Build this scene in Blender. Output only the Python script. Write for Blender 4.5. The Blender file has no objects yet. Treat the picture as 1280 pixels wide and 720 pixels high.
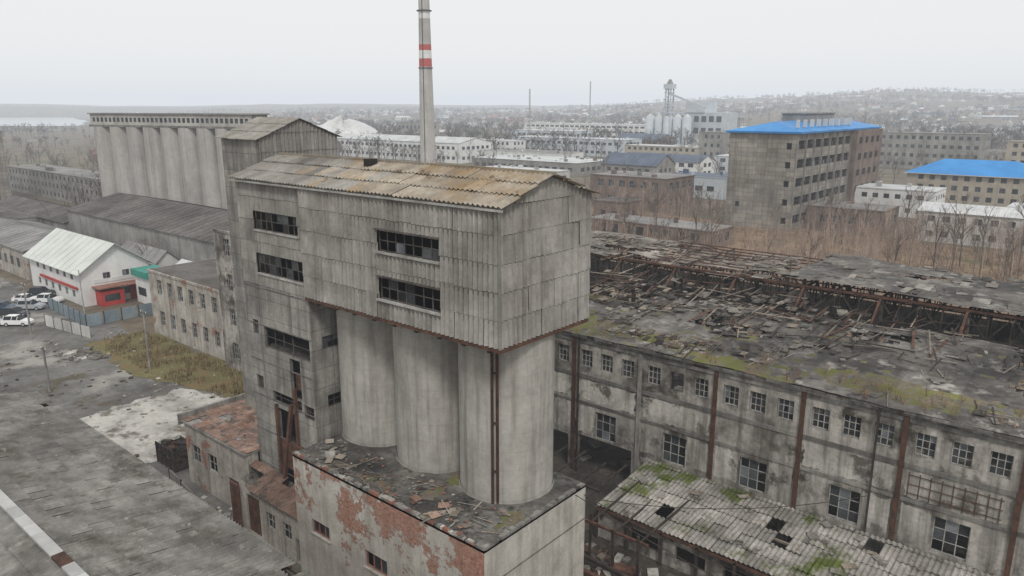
import bpy, math, random
import numpy as np
from mathutils import Vector, noise
random.seed(11)
U=random.uniform
sc_=bpy.context.scene
sc_.view_settings.view_transform='Standard'
sc_.view_settings.look='None'
sc_.view_settings.exposure=0

# ------------------------------------------------------------ materials
def nd(nt,t,ins={},**kw):
    n=nt.nodes.new(t)
    for k,v in kw.items(): setattr(n,k,v)
    for k,v in ins.items():
        if isinstance(v,bpy.types.NodeSocket): nt.links.new(v,n.inputs[k])
        else: n.inputs[k].default_value=v
    return n
def c4(c): return (c[0],c[1],c[2],1)
def mapr(nt,s,a,b,c,d):
    return nd(nt,'ShaderNodeMapRange',{0:s,1:a,2:b,3:c,4:d}).outputs[0]
def mix(nt,f,a,b,bt='MIX'):
    a=a if isinstance(a,bpy.types.NodeSocket) else c4(a)
    b=b if isinstance(b,bpy.types.NodeSocket) else c4(b)
    return nd(nt,'ShaderNodeMixRGB',{0:f,1:a,2:b},blend_type=bt).outputs[0]
def M(name,c1,c2,sc=.4,rough=.92,streak=0.,scol=(.03,.027,.024),panel=None,pdark=.5,bump=.25,lo=.35,hi=.65,
      moss=None,moss2=None,fine=.3,rings=0,brick=None,metal=0.,smap=(1,1,.07),sscale=1.1,pv=(.8,1.15)):
    m=bpy.data.materials.new(name); m.use_nodes=True; nt=m.node_tree
    bs=nt.nodes['Principled BSDF']
    tc=nd(nt,'ShaderNodeTexCoord'); ob=tc.outputs['Object']
    n1=nd(nt,'ShaderNodeTexNoise',{'Vector':ob,'Scale':sc,'Detail':9.,'Roughness':.62}).outputs[0]
    col=mix(nt,mapr(nt,n1,lo,hi,0,1),c1,c2)
    n2=nd(nt,'ShaderNodeTexNoise',{'Vector':ob,'Scale':sc*9,'Detail':7.,'Roughness':.7}).outputs[0]
    col=mix(nt,1.,col,mapr(nt,n2,.3,.7,1-fine,1+fine),'MULTIPLY')
    sp=nd(nt,'ShaderNodeSeparateXYZ',{0:ob})
    if panel or brick:
        ad=nd(nt,'ShaderNodeMath',{0:sp.outputs[0],1:sp.outputs[1]},operation='ADD').outputs[0]
        cv=nd(nt,'ShaderNodeCombineXYZ',{0:ad,1:sp.outputs[2]}).outputs[0]
    if panel:
        bt=nd(nt,'ShaderNodeTexBrick',{'Vector':cv,'Color1':(pv[0],pv[0],pv[0],1),'Color2':(pv[1],pv[1]*.985,pv[1]*.96,1),'Mortar':(pdark,pdark,pdark*.95,1),
              'Scale':1.,'Mortar Size':panel[2],'Mortar Smooth':.3,'Brick Width':panel[0],'Row Height':panel[1]})
        bt.offset=0.
        col=mix(nt,1.,col,bt.outputs[0],'MULTIPLY')
    if brick:
        bt=nd(nt,'ShaderNodeTexBrick',{'Vector':cv,'Color1':(.33,.105,.055,1),'Color2':(.50,.21,.125,1),'Mortar':(.34,.30,.26,1),
              'Scale':1.,'Mortar Size':.014,'Brick Width':.27,'Row Height':.09})
        n4=nd(nt,'ShaderNodeTexNoise',{'Vector':ob,'Scale':.34,'Detail':10.,'Roughness':.72}).outputs[0]
        g=mapr(nt,sp.outputs[2],brick[0],brick[1],brick[2],brick[3])
        s=nd(nt,'ShaderNodeMath',{0:n4,1:g},operation='ADD').outputs[0]
        bc=mix(nt,1.,bt.outputs[0],mapr(nt,n2,.3,.7,.45,1.3),'MULTIPLY')
        n6=nd(nt,'ShaderNodeTexNoise',{'Vector':ob,'Scale':1.6,'Detail':8.,'Roughness':.7}).outputs[0]
        bc=mix(nt,mapr(nt,n6,.52,.66,0,.5),bc,(.36,.31,.27))
        col=mix(nt,mapr(nt,s,.535,.545,0,.7),col,(.16,.13,.11))
        col=mix(nt,mapr(nt,s,.545,.56,0,1),col,bc)
    if rings:
        fr=nd(nt,'ShaderNodeMath',{0:sp.outputs[2],1:rings},operation='MODULO').outputs[0]
        f=mapr(nt,fr,0,.06,.2,0)
        col=mix(nt,f,col,(.05,.048,.045))
    if streak>0:
        mp=nd(nt,'ShaderNodeMapping',{0:ob,3:smap}).outputs[0]
        n3=nd(nt,'ShaderNodeTexNoise',{'Vector':mp,'Scale':sscale,'Detail':8.,'Roughness':.65}).outputs[0]
        col=mix(nt,mapr(nt,n3,.46,.74,0,streak),col,scol)
    for k,ms in enumerate((moss,moss2)):
        if ms:
            of=nd(nt,'ShaderNodeMapping',{0:ob,1:(13.*k+3,7,2)}).outputs[0]
            n5=nd(nt,'ShaderNodeTexNoise',{'Vector':of,'Scale':ms[1],'Detail':9.,'Roughness':.68}).outputs[0]
            col=mix(nt,mapr(nt,n5,ms[2],ms[3],0,1),col,ms[0])
    at=nd(nt,'ShaderNodeAttribute',attribute_name='tint')
    col=mix(nt,1.,col,at.outputs['Fac'],'MULTIPLY')
    nt.links.new(col,bs.inputs['Base Color'])
    bs.inputs['Roughness'].default_value=rough
    bs.inputs['Metallic'].default_value=metal
    bs.inputs['Specular IOR Level'].default_value=.25
    if bump:
        bp=nd(nt,'ShaderNodeBump',{'Height':n2,'Strength':bump,'Distance':.08})
        nt.links.new(bp.outputs[0],bs.inputs['Normal'])
    return m
mt={}
mt['sheet']=M('weathered_fibre_cement_wall',(.235,.22,.198),(.385,.368,.34),.35,streak=.66,scol=(.085,.075,.065),fine=.16,sscale=2.4,smap=(1,1,.06))
mt['sheetroof']=M('weathered_fibre_cement_roof',(.27,.235,.19),(.42,.37,.30),.3,streak=.35,smap=(1,1,1),scol=(.12,.095,.07),fine=.2,
      moss=((.30,.205,.105),.22,.48,.68),moss2=((.15,.105,.075),.8,.56,.68))
mt['sheetroof2']=M('grey_fibre_cement_roof',(.22,.205,.182),(.34,.322,.29),.3,streak=.3,smap=(1,1,1),scol=(.12,.10,.075),fine=.2)
mt['fgroof']=M('grey_corrugated_roof',(.17,.163,.15),(.31,.30,.28),.12,fine=.3,moss=((.105,.10,.082),.35,.48,.66),moss2=((.38,.36,.32),.9,.6,.7))
mt['shedroof']=M('mossy_corrugated_roof',(.21,.195,.175),(.40,.375,.34),.4,fine=.3,moss=((.10,.125,.03),.15,.545,.60),moss2=((.10,.09,.07),.8,.55,.68))
mt['conc']=M('stained_concrete',(.19,.18,.165),(.36,.345,.32),.3,streak=.8,fine=.25)
mt['panel']=M('concrete_panels',(.19,.182,.168),(.35,.338,.312),.35,streak=.78,scol=(.05,.045,.04),panel=(4.36,1.55,.03),pdark=.55,pv=(.88,1.1),fine=.2,sscale=1.4)
mt['silo']=M('silo_concrete',(.30,.285,.255),(.44,.42,.38),.25,streak=.72,scol=(.12,.106,.085),rings=1.25,fine=.12,sscale=1.7)
mt['silo2']=M('pale_silo_concrete',(.36,.345,.32),(.48,.46,.43),.1,streak=.6,scol=(.15,.135,.115),fine=.1,sscale=.8)
mt['fwall']=M('factory_dirty_plaster',(.12,.107,.094),(.43,.405,.365),.22,streak=.9,scol=(.04,.034,.028),fine=.3,lo=.36,hi=.55,moss=((.065,.055,.046),.3,.53,.63))
mt['fplast']=M('stained_light_plaster',(.30,.285,.26),(.56,.535,.49),.3,streak=.92,scol=(.065,.053,.042),fine=.2,lo=.35,hi=.55,moss=((.13,.115,.10),.35,.54,.62))
mt['base']=M('plaster_over_brick',(.38,.355,.31),(.56,.535,.48),.5,streak=.55,scol=(.15,.125,.095),fine=.15,brick=(2.5,10.,-.14,.115))
mt['base2']=M('light_base_plaster',(.38,.355,.31),(.56,.535,.48),.5,streak=.65,scol=(.17,.145,.115),fine=.15)
mt['wbrick']=M('whitewashed_brick',(.30,.275,.24),(.52,.485,.43),.4,streak=.75,scol=(.10,.08,.062),fine=.2,brick=(0.,20.,-.03,-.04))
mt['bit']=M('bitumen_roof',(.06,.055,.051),(.20,.187,.17),.16,fine=.4,lo=.38,hi=.62,moss=((.30,.285,.26),.45,.56,.66),moss2=((.045,.04,.036),.7,.55,.65))
mt['bitmoss']=M('mossy_bitumen_roof',(.10,.09,.06),(.17,.15,.11),.4,fine=.4,moss=((.13,.135,.04),.45,.47,.56),moss2=((.20,.14,.09),.9,.54,.64))
mt['rooftan']=M('old_sheet_roof',(.14,.125,.108),(.31,.285,.25),.3,fine=.35,moss=((.06,.055,.05),.5,.52,.64))
mt['darkroof']=M('dark_felt_roof',(.07,.062,.057),(.15,.138,.127),.15,fine=.3)
mt['rust']=M('rusty_steel',(.06,.035,.027),(.15,.075,.05),1.5,fine=.4,rough=.8)
mt['rustroof']=M('rusty_sheet_roof',(.19,.105,.075),(.36,.25,.20),.6,fine=.35,moss=((.12,.10,.085),.7,.5,.62))
mt['steel']=M('dark_steel',(.025,.022,.02),(.075,.058,.048),1.2,fine=.4,rough=.8)
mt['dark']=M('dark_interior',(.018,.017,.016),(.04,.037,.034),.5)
mt['white']=M('white_paint',(.62,.62,.61),(.76,.76,.74),.3,fine=.06,streak=.2,scol=(.3,.29,.27),bump=.05)
mt['offw']=M('offwhite_plaster',(.45,.44,.41),(.60,.59,.56),.25,fine=.1,streak=.35,scol=(.2,.19,.17))
mt['grey']=M('grey_plaster',(.20,.192,.18),(.34,.328,.305),.2,fine=.15,streak=.55,scol=(.09,.08,.07))
mt['gpanel']=M('grey_block_wall',(.19,.172,.15),(.34,.315,.28),.12,fine=.15,streak=.6,scol=(.075,.065,.055),panel=(3.,1.3,.06),pdark=.6)
mt['beige']=M('beige_plaster',(.33,.29,.23),(.45,.40,.33),.25,fine=.1,streak=.35,scol=(.16,.14,.12))
mt['brown']=M('brown_brick',(.15,.11,.09),(.26,.20,.165),.3,fine=.2,streak=.35)
mt['redbrick']=M('red_brick',(.22,.095,.07),(.34,.17,.13),.3,fine=.2,streak=.3)
mt['blueroof']=M('blue_metal_roof',(.015,.19,.50),(.03,.27,.64),.1,fine=.08,rough=.45,bump=.03)
mt['dblueroof']=M('slate_blue_roof',(.07,.09,.13),(.11,.14,.19),.2,fine=.1,rough=.6)
mt['lroof']=M('light_roof',(.42,.43,.43),(.62,.63,.63),.15,fine=.1,rough=.7)
mt['groof']=M('grey_roof',(.16,.155,.15),(.29,.28,.27),.15,fine=.2)
mt['greenroof']=M('pale_green_roof',(.50,.53,.49),(.64,.66,.62),.2,fine=.06,rough=.6)
mt['teal']=M('teal_paint',(.03,.22,.17),(.05,.30,.24),.3,fine=.1,rough=.5)
mt['palewall']=M('pale_blue_cladding',(.42,.46,.49),(.55,.59,.62),.1,fine=.08)
mt['red']=M('red_paint',(.36,.035,.03),(.48,.06,.05),.5,fine=.1,rough=.5)
mt['frame']=M('weathered_window_frame',(.24,.23,.21),(.45,.44,.41),1.,fine=.3)
mt['framed']=M('dark_window_frame',(.05,.045,.04),(.13,.11,.1),1.,fine=.3)
mt['glass']=M('dusty_glass',(.025,.028,.032),(.07,.075,.08),.6,fine=.3,rough=.25,bump=0)
mt['slab']=M('pale_concrete_slab',(.30,.285,.26),(.50,.48,.44),.25,fine=.2,lo=.35,hi=.55,moss=((.15,.135,.11),.35,.53,.62))
mt['asph']=M('worn_asphalt',(.085,.08,.074),(.185,.178,.167),.1,fine=.25,moss=((.30,.285,.26),.09,.53,.62),moss2=((.10,.082,.055),.2,.55,.63))
mt['dirt']=M('shaded_yard_dirt',(.035,.03,.026),(.085,.072,.06),.3,fine=.4,moss=((.14,.12,.1),.4,.58,.68))  # shade of the wall voids is put into this dark floor colour
mt['ground']=M('winter_ground',(.10,.08,.06),(.19,.155,.11),.05,fine=.35,moss=((.12,.12,.065),.02,.5,.62),moss2=((.21,.195,.18),.012,.58,.66))
mt['field']=M('dry_weed_field',(.17,.115,.075),(.28,.20,.13),.08,fine=.35,moss=((.12,.105,.055),.06,.54,.62),moss2=((.20,.19,.17),.05,.6,.68))
mt['grassy']=M('dry_grass_ground',(.13,.105,.05),(.17,.16,.07),.35,fine=.4,moss=((.18,.125,.06),.3,.5,.62))
mt['blade']=M('dry_grass_blades',(.16,.12,.06),(.24,.18,.09),.8,fine=.3,bump=0)
mt['weed']=M('brown_weeds',(.17,.11,.075),(.30,.21,.15),.15,fine=.3,bump=0)
mt['bark']=M('bare_bark',(.10,.08,.066),(.20,.165,.14),.3,fine=.2,bump=0)
mt['birch']=M('pale_sapling_bark',(.22,.155,.125),(.44,.35,.29),.15,fine=.2,bump=0)
mt['twig']=M('distant_twigs',(.065,.052,.045),(.12,.097,.083),.02,fine=.2,bump=0)
mt['debris']=M('rubble',(.14,.13,.115),(.34,.32,.29),.8,fine=.4)
mt['wood']=M('grey_wood',(.16,.13,.10),(.32,.28,.23),.8,fine=.3)
mt['chim']=M('chimney_concrete',(.38,.36,.335),(.50,.48,.45),.1,fine=.1,streak=.4,scol=(.18,.165,.15))
mt['chr']=M('chimney_red',(.40,.07,.06),(.48,.12,.1),.3,fine=.1)
mt['pile']=M('pale_spoil',(.50,.50,.49),(.64,.64,.63),.05,fine=.15)
mt['fence']=M('blue_grey_fence',(.17,.22,.25),(.25,.30,.33),.4,fine=.15)
mt['water']=M('lake_water',(.30,.34,.36),(.38,.42,.44),.004,fine=.05,rough=.12,bump=.02)
mt['rubber']=M('tyre_rubber',(.02,.02,.02),(.03,.03,.03),1.)
def paint(n,c):
    m=M(n,c,c,1.,rough=.3,fine=.03,bump=0); return m
mt['carw']=paint('white_car_paint',(.78,.78,.78)); mt['card']=paint('dark_car_paint',(.035,.04,.05)); mt['cars']=paint('silver_car_paint',(.38,.40,.42)); mt['carb']=paint('blue_car_paint',(.05,.08,.14))
mt['carglass']=paint('car_glass',(.02,.024,.028)); mt['lamp']=paint('lamp_lens',(.6,.1,.06)); mt['chrome']=paint('headlight_lens',(.6,.62,.65))

# ------------------------------------------------------------ builder
FOOT=[]
class B:
    def __init__(s,name): s.name=name; s.p={}
    def poly(s,part,pts,mat,t=1.,sm=False):
        P=s.p.setdefault(part,dict(v=[],f=[],m=[],t=[],s=[]))
        i=len(P['v']); P['v'].extend([tuple(p) for p in pts]); P['f'].append(tuple(range(i,i+len(pts))))
        P['m'].append(mat);P['t'].append(t);P['s'].append(sm)
    def obox(s,part,F,u0,u1,v0,v1,n0,n1,mat,t=1.):
        c=[pt(F,u,v,n) for n in (n0,n1) for v in (v0,v1) for u in (u0,u1)]
        for q in ((0,2,3,1),(4,5,7,6),(0,1,5,4),(2,6,7,3),(0,4,6,2),(1,3,7,5)):
            s.poly(part,[c[i] for i in q],mat,t)
    def box(s,part,x0,x1,y0,y1,z0,z1,mat,t=1.):
        s.obox(part,FR(0,0,0,'top'),x0,x1,y0,y1,z0,z1,mat,t)
    def cyl(s,part,cx,cy,z0,z1,r0,r1,seg,mat,t=1.,cap=True,smooth=True):
        a=[2*math.pi*i/seg for i in range(seg+1)]
        for i in range(seg):
            s.poly(part,[(cx+r0*math.cos(a[i]),cy+r0*math.sin(a[i]),z0),(cx+r0*math.cos(a[i+1]),cy+r0*math.sin(a[i+1]),z0),
                (cx+r1*math.cos(a[i+1]),cy+r1*math.sin(a[i+1]),z1),(cx+r1*math.cos(a[i]),cy+r1*math.sin(a[i]),z1)],mat,t,smooth)
        if cap: s.poly(part+'_cap',[(cx+r1*math.cos(a[i]),cy+r1*math.sin(a[i]),z1) for i in range(seg)],mat,t)
    def bar(s,part,a,b,r,mat,t=1.):
        a=Vector(a);b=Vector(b);d=(b-a); L=d.length
        if L<1e-4: return
        d/=L; up=Vector((0,0,1)) if abs(d.z)<.9 else Vector((1,0,0))
        x=d.cross(up).normalized();y=d.cross(x)
        s.obox(part,(a,x,y,d),-r,r,-r,r,0,L,mat,t)
    def done(s):
        e=bpy.data.objects.new(s.name,None); sc_.collection.objects.link(e)
        for pn,P in s.p.items():
            me=bpy.data.meshes.new(pn); me.from_pydata(P['v'],[],P['f'])
            ms=[];
            for m in P['m']:
                if m not in ms: ms.append(m)
            for m in ms: me.materials.append(mt[m])
            ix={m:i for i,m in enumerate(ms)}
            me.polygons.foreach_set('material_index',[ix[m] for m in P['m']])
            me.polygons.foreach_set('use_smooth',P['s'])
            a=me.attributes.new('tint','FLOAT','FACE'); a.data.foreach_set('value',P['t'])
            me.update()
            if any(P['s']):
                import bmesh
                bm=bmesh.new(); bm.from_mesh(me); bmesh.ops.remove_doubles(bm,verts=bm.verts,dist=1e-4); bm.to_mesh(me); bm.free()
            o=bpy.data.objects.new(pn,me); sc_.collection.objects.link(o); o.parent=e
        return e
def FR(x,y,z,k):
    O=Vector((x,y,z)); Z=Vector((0,0,1)); X=Vector((1,0,0)); Y=Vector((0,1,0))
    return {'-y':(O,X,Z,-Y),'+x':(O,Y,Z,X),'+y':(O,-X,Z,Y),'-x':(O,-Y,Z,-X),'top':(O,X,Y,Z)}[k]
def pt(F,u,v,n): return F[0]+F[1]*u+F[2]*v+F[3]*n
def window(b,F,u0,u1,v0,v1,n,nx,nz,fw=.06,miss=0.,fm='frame',part='windows'):
    if nx<=0:
        b.poly(part,[pt(F,u0,v0,n),pt(F,u1,v0,n),pt(F,u1,v1,n),pt(F,u0,v1,n)],'glass',U(.5,1.7)); return
    b.obox(part,F,u0,u0+fw,v0,v1,n-.04,n+.04,fm); b.obox(part,F,u1-fw,u1,v0,v1,n-.04,n+.04,fm)
    b.obox(part,F,u0+fw,u1-fw,v0,v0+fw,n-.04,n+.04,fm); b.obox(part,F,u0+fw,u1-fw,v1-fw,v1,n-.04,n+.04,fm)
    for i in range(1,nx):
        if miss>.5 and random.random()<.15: continue
        u=u0+(u1-u0)*i/nx; b.obox(part,F,u-fw*.45,u+fw*.45,v0+fw,v1-fw,n-.03,n+.03,fm)
    for j in range(1,nz):
        v=v0+(v1-v0)*j/nz; b.obox(part,F,u0+fw,u1-fw,v-fw*.4,v+fw*.4,n-.02,n+.02,fm)
    for i in range(nx):
        for j in range(nz):
            if random.random()<miss: continue
            a=u0+(u1-u0)*i/nx;c=u0+(u1-u0)*(i+1)/nx;d=v0+(v1-v0)*j/nz;e=v0+(v1-v0)*(j+1)/nz
            b.poly(part,[pt(F,a,d,n),pt(F,c,d,n),pt(F,c,e,n),pt(F,a,e,n)],'glass',random.choice((.5,.7,1,1,1.6,3.2)))
def wall(b,F,W,Hh,ops,mat,depth=.25,nx=0,nz=0,miss=0.,fm='frame',part='walls',fw=.06,sill=False,vtop=None):
    vs=sorted(set([0,Hh]+[o[2] for o in ops]+[o[3] for o in ops]))
    for j in range(len(vs)-1):
        v0,v1=vs[j],vs[j+1]; vc=(v0+v1)/2
        row=[o for o in ops if o[2]<vc<o[3]]
        start=0
        for o in sorted(row):
            if o[0]>start: b.poly(part,[pt(F,start,v0,0),pt(F,o[0],v0,0),pt(F,o[0],v1,0),pt(F,start,v1,0)],mat)
            start=max(start,o[1])
        if start<W: b.poly(part,[pt(F,start,v0,0),pt(F,W,v0,0),pt(F,W,v1,0),pt(F,start,v1,0)],mat)
    for o in ops:
        u0,u1,v0,v1=o[:4]; k=o[4] if len(o)>4 else 'win'
        for (a,c) in (((u0,v0),(u1,v0)),((u1,v0),(u1,v1)),((u1,v1),(u0,v1)),((u0,v1),(u0,v0))):
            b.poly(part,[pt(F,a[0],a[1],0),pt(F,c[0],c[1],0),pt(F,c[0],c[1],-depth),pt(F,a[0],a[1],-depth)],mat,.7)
        if k=='win': window(b,F,u0,u1,v0,v1,-depth*.7,nx,nz,fw,miss,fm)
        elif k=='bars': window(b,F,u0,u1,v0,v1,-depth*.7,nx,nz,fw,.95,fm)
        elif k=='door': b.obox('doors',F,u0,u1,v0,v1,-depth*.8,-depth*.6,'rust')
        elif k=='brickfill': b.obox(part,F,u0,u1,v0,v1,-depth*.6,-depth*.3,'redbrick')
        if sill: b.obox(part,F,u0-.1,u1+.1,v0-.12,v0,.003,.1,mat,.9)
def corr(b,part,F,W,Hh,mat,pitch=.3,amp=.035,sw=1.2,sh=1.8,holes=(),vtop=None,jit=.02,miss=0.,tvar=.14,tfun=None,over=.1,lap=.06,mfun=None,groove=0.):
    nc=max(1,round(W/sw)); w=W/nc; nw=max(1,round(w/pitch)); k=nw*4; du=w/k
    wv=(0,amp,0,-amp)
    for i in range(nc):
        v=0
        base=U(-.04,.04)
        while v<Hh-1e-3:
            v0=v; v1=min(Hh,v+sh); v=v1
            if random.random()<miss: continue
            t=1+base+U(-tvar,tvar)
            if random.random()<.05: t*=.8
            if tfun: t*=tfun(i*w,v0)
            mm=mfun(i*w,v0) if mfun else mat
            of=U(0,jit); tl=U(-jit,jit); dv=U(-.04,.02)
            ve=min(Hh,v1+over); va=max(0,v0+dv)
            br=sorted(set([va,ve]+[h for o in holes for h in (o[2],o[3]) if va<h<ve]))
            for c in range(k):
                ua=i*w+c*du; ub=ua+du
                na=wv[c%4]+of+tl*c/k; nb=wv[(c+1)%4]+of+tl*(c+1)/k
                for q in range(len(br)-1):
                    a,d=br[q],br[q+1]
                    if any(o[0]<(ua+ub)/2<o[1] and o[2]<(a+d)/2<o[3] for o in holes): continue
                    aa=[a,a,d,d]; uu=[ua,ub,ub,ua]; nn=[na,nb,nb,na]
                    if vtop:
                        aa=[min(x,vtop(y)) for x,y in zip(aa,uu)]
                        if aa[2]-aa[1]<1e-3 and aa[3]-aa[0]<1e-3: continue
                    P=[pt(F,uu[z],aa[z],nn[z]+lap*(1-(aa[z]-v0)/sh)) for z in range(4)]
                    b.poly(part,P,mm,t)
def winrow(W,sp,ww,v0,wh,m=1.2,skip=0.):
    n=max(1,int((W-2*m)/sp)); off=(W-n*sp)/2+(sp-ww)/2
    return [(off+i*sp,off+i*sp+ww,v0,v0+wh) for i in range(n) if random.random()>=skip]
def house(name,x0,x1,y0,y1,h,wm='grey',rm='groof',floors=2,sp=3.,ww=1.4,wh=1.5,roof='flat',rise=2.,nx=0,nz=0,miss=0.,skip=0.,sides='-y+x',fm='frame',z0=0,over=.4,depth=.2,done=True,extras=True):
    b=B(name); FOOT.append((x0,x1,y0,y1))
    fh=h/max(1,floors)
    for k,(x,y,W) in {'-y':(x0,y0,x1-x0),'+x':(x1,y0,y1-y0),'+y':(x1,y1,x1-x0),'-x':(x0,y1,y1-y0)}.items():
        ops=[]
        if k in sides and floors>0:
            for f in range(floors): ops+=winrow(W,sp,ww,f*fh+fh*.35,min(wh,fh*.5),skip=skip)
        wall(b,FR(x,y,z0,k),W,h,ops,wm,depth=depth,nx=nx,nz=nz,miss=miss,fm=fm)
    zt=z0+h
    if roof=='flat':
        b.box('roof',x0-.15,x1+.15,y0-.15,y1+.15,zt+.002,zt+.3,wm,.8)
        b.box('roof',x0+.25,x1-.25,y0+.25,y1-.25,zt+.31,zt+.36,rm)
        if extras:
            for i in range(int((x1-x0)*(y1-y0)/120)):
                px,py=U(x0+2,x1-2),U(y0+2,y1-2); a=U(.4,1.2); b.box('roof_vents',px-a,px+a,py-a*.7,py+a*.7,zt+.362,zt+U(.9,2.),random.choice((wm,rm)),U(.6,1.1))
    elif roof in('gx','gy'):
        if roof=='gx':
            ym=(y0+y1)/2
            for x in (x0,x1): b.poly('walls',[(x,y0,zt),(x,y1,zt),(x,ym,zt+rise)],wm)
            s=rise/(ym-y0)
            for ys,sg in ((y0,-1),(y1,1)):
                e=zt-over*s+.05
                A=[(x0-over,ys+sg*over,e),(x1+over,ys+sg*over,e),(x1+over,ym,zt+rise+.05),(x0-over,ym,zt+rise+.05)]
                b.poly('roof',A,rm,1+.1*sg); b.poly('roof',[(p[0],p[1],p[2]+.12) for p in A],rm,1.)
                b.poly('roof',[A[0],A[1],(A[1][0],A[1][1],A[1][2]+.12),(A[0][0],A[0][1],A[0][2]+.12)],rm,.8)
                b.poly('roof',[A[1],A[2],(A[2][0],A[2][1],A[2][2]+.12),(A[1][0],A[1][1],A[1][2]+.12)],rm,.8)
                n=int((x1-x0)/2.4)
                for i in range(1,n):
                    xx=x0+(x1-x0)*i/n; b.bar('roof_seams',(xx,A[0][1],A[0][2]+.13),(xx,ym,A[2][2]+.13),.04,rm,.75)
        else:
            xm=(x0+x1)/2
            for y in (y0,y1): b.poly('walls',[(x0,y,zt),(x1,y,zt),(xm,y,zt+rise)],wm)
            s=rise/(xm-x0)
            for xs,sg in ((x0,-1),(x1,1)):
                e=zt-over*s+.05
                A=[(xs+sg*over,y0-over,e),(xs+sg*over,y1+over,e),(xm,y1+over,zt+rise+.05),(xm,y0-over,zt+rise+.05)]
                b.poly('roof',[(p[0],p[1],p[2]+.12) for p in A],rm,1.)
                b.poly('roof',[A[0],A[3],(A[3][0],A[3][1],A[3][2]+.12),(A[0][0],A[0][1],A[0][2]+.12)],rm,.8)
    elif roof=='hip':
        ym=(y0+y1)/2; d=(y1-y0)/2; o=over; z=zt
        a,bb,c,dd=(x0-o,y0-o,z),(x1+o,y0-o,z),(x1+o,y1+o,z),(x0-o,y1+o,z); r0,r1=(x0+d,ym,z+rise),(x1-d,ym,z+rise)
        for q in ([a,bb,r1,r0],[bb,c,r1],[c,dd,r0,r1],[dd,a,r0]): b.poly('roof',q,rm)
        b.box('roof',x0-o,x1+o,y0-o,y1+o,z-.25,z-.003,'white',.8)
    if done: b.done()
    return b
def scatter(b,part,x0,x1,y0,y1,n,zf,s0,s1,mats,flat=.3,planks=False):
    for i in range(n):
        x,y=U(x0,x1),U(y0,y1); a=U(0,math.pi); s=U(s0,s1)
        l=s*(U(1.5,4) if planks else U(.6,1.4)); w=s*(.12 if planks else U(.5,1.)); h=s*U(.03,.12) if planks else s*U(flat*.4,flat)
        X=Vector((math.cos(a),math.sin(a),U(-.12,.12))).normalized(); Z=Vector((0,0,1)); Y=Z.cross(X).normalized(); Zz=X.cross(Y)
        b.obox(part,(Vector((x,y,zf(x,y))),X,Y,Zz),-l/2,l/2,-w/2,w/2,0,h,random.choice(mats),U(.45,1.3))

# ------------------------------------------------------------ terrain
def ss(a,b,x):
    t=max(0,min(1,(x-a)/(b-a))); return t*t*(3-2*t)
def hz(x,y):
    f=-.646*x+.763*y; r=.763*x+.646*y; d=math.hypot(x,y)
    lf=1-ss(-.38,-.5,r/max(f,1)) if f>0 else 1
    flat=1-(1-lf)*(1-ss(2900,3600,d))
    h=ss(900,4200,d)*46*(.75+.5*noise.noise(Vector((x/900,y/900,0))))
    h+=ss(850,2700,f)*ss(-100,1500,r*2600/max(f,600))*62*(.85+.35*noise.noise(Vector((x/500,y/500,3))))
    h+=ss(800,1500,d)*7*noise.noise(Vector((x/160,y/160,6)))
    return max(h*flat,0) if d>800 else 0
rad=[0,60,150,300,500,700]+[800+120*i for i in range(30)]+[4600,5200,6000,7000,8500]
NA=180
def gp(r,a): x=r*math.cos(a);y=r*math.sin(a); return (x,y,hz(x,y))
vs=[gp(r,2*math.pi*k/NA) for r in rad for k in range(NA)]
fs=[(i*NA+k,(i+1)*NA+k,(i+1)*NA+(k+1)%NA,i*NA+(k+1)%NA) for i in range(len(rad)-1) for k in range(NA)]
me=bpy.data.meshes.new('ground'); me.from_pydata(vs,[],fs); me.materials.append(mt['ground'])
a=me.attributes.new('tint','FLOAT','FACE'); a.data.foreach_set('value',[1.]*len(fs))
o=bpy.data.objects.new('ground',me); sc_.collection.objects.link(o)
def sheet(name,pts,z,mat,rag=.8,step=2.):
    b=[];n=len(pts)
    for i in range(n):
        p=Vector(pts[i]);q=Vector(pts[(i+1)%n]);k=max(1,int((q-p).length/step))
        for j in range(k):
            c=p.lerp(q,j/k); b.append((c.x+U(-rag,rag),c.y+U(-rag,rag),z))
    me=bpy.data.meshes.new(name); me.from_pydata(b,[],[tuple(range(len(b)))]); me.materials.append(mt[mat])
    a=me.attributes.new('tint','FLOAT','FACE'); a.data.foreach_set('value',[1.])
    o=bpy.data.objects.new(name,me); sc_.collection.objects.link(o)
def W2(f,r): return (-.646*f+.763*r,.763*f+.646*r)
sheet('asphalt_yard',[(-190,10),(-20,10),(-20,54),(-60,49),(-190,47)],.02,'asph')
sheet('street',[(-300,20),(-186,18),(-186,48),(-300,50)],.025,'asph')
sheet('concrete_pavement',[(-90,27),(-74,25.5),(-70,34),(-82,43),(-90,41)],.05,'slab',.5,1.)
sheet('dry_grass_verge',[(-119,40.5),(-100,39),(-84,43.5),(-66,44),(-66,49.7),(-119,49.5)],.06,'grassy',.8,1.)
sheet('weedy_strip',[(-70,22.5),(-26,22.5),(-26,27.8),(-66,27)],.06,'grassy',.4,1.)
sheet('dry_field',[(-170,93),(70,93),(90,215),(-160,222)],.03,'field',2.,6.)
sheet('factory_yard',[(-62,39),(20,39),(20,92),(-62,92)],.04,'dirt',.3,4.)
sheet('lake_water',[W2(1350,-1250),W2(1400,-800),W2(1900,-1060),W2(2500,-1450),W2(2500,-2300),W2(1500,-1500)],.6,'water',8.,60.)

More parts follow.
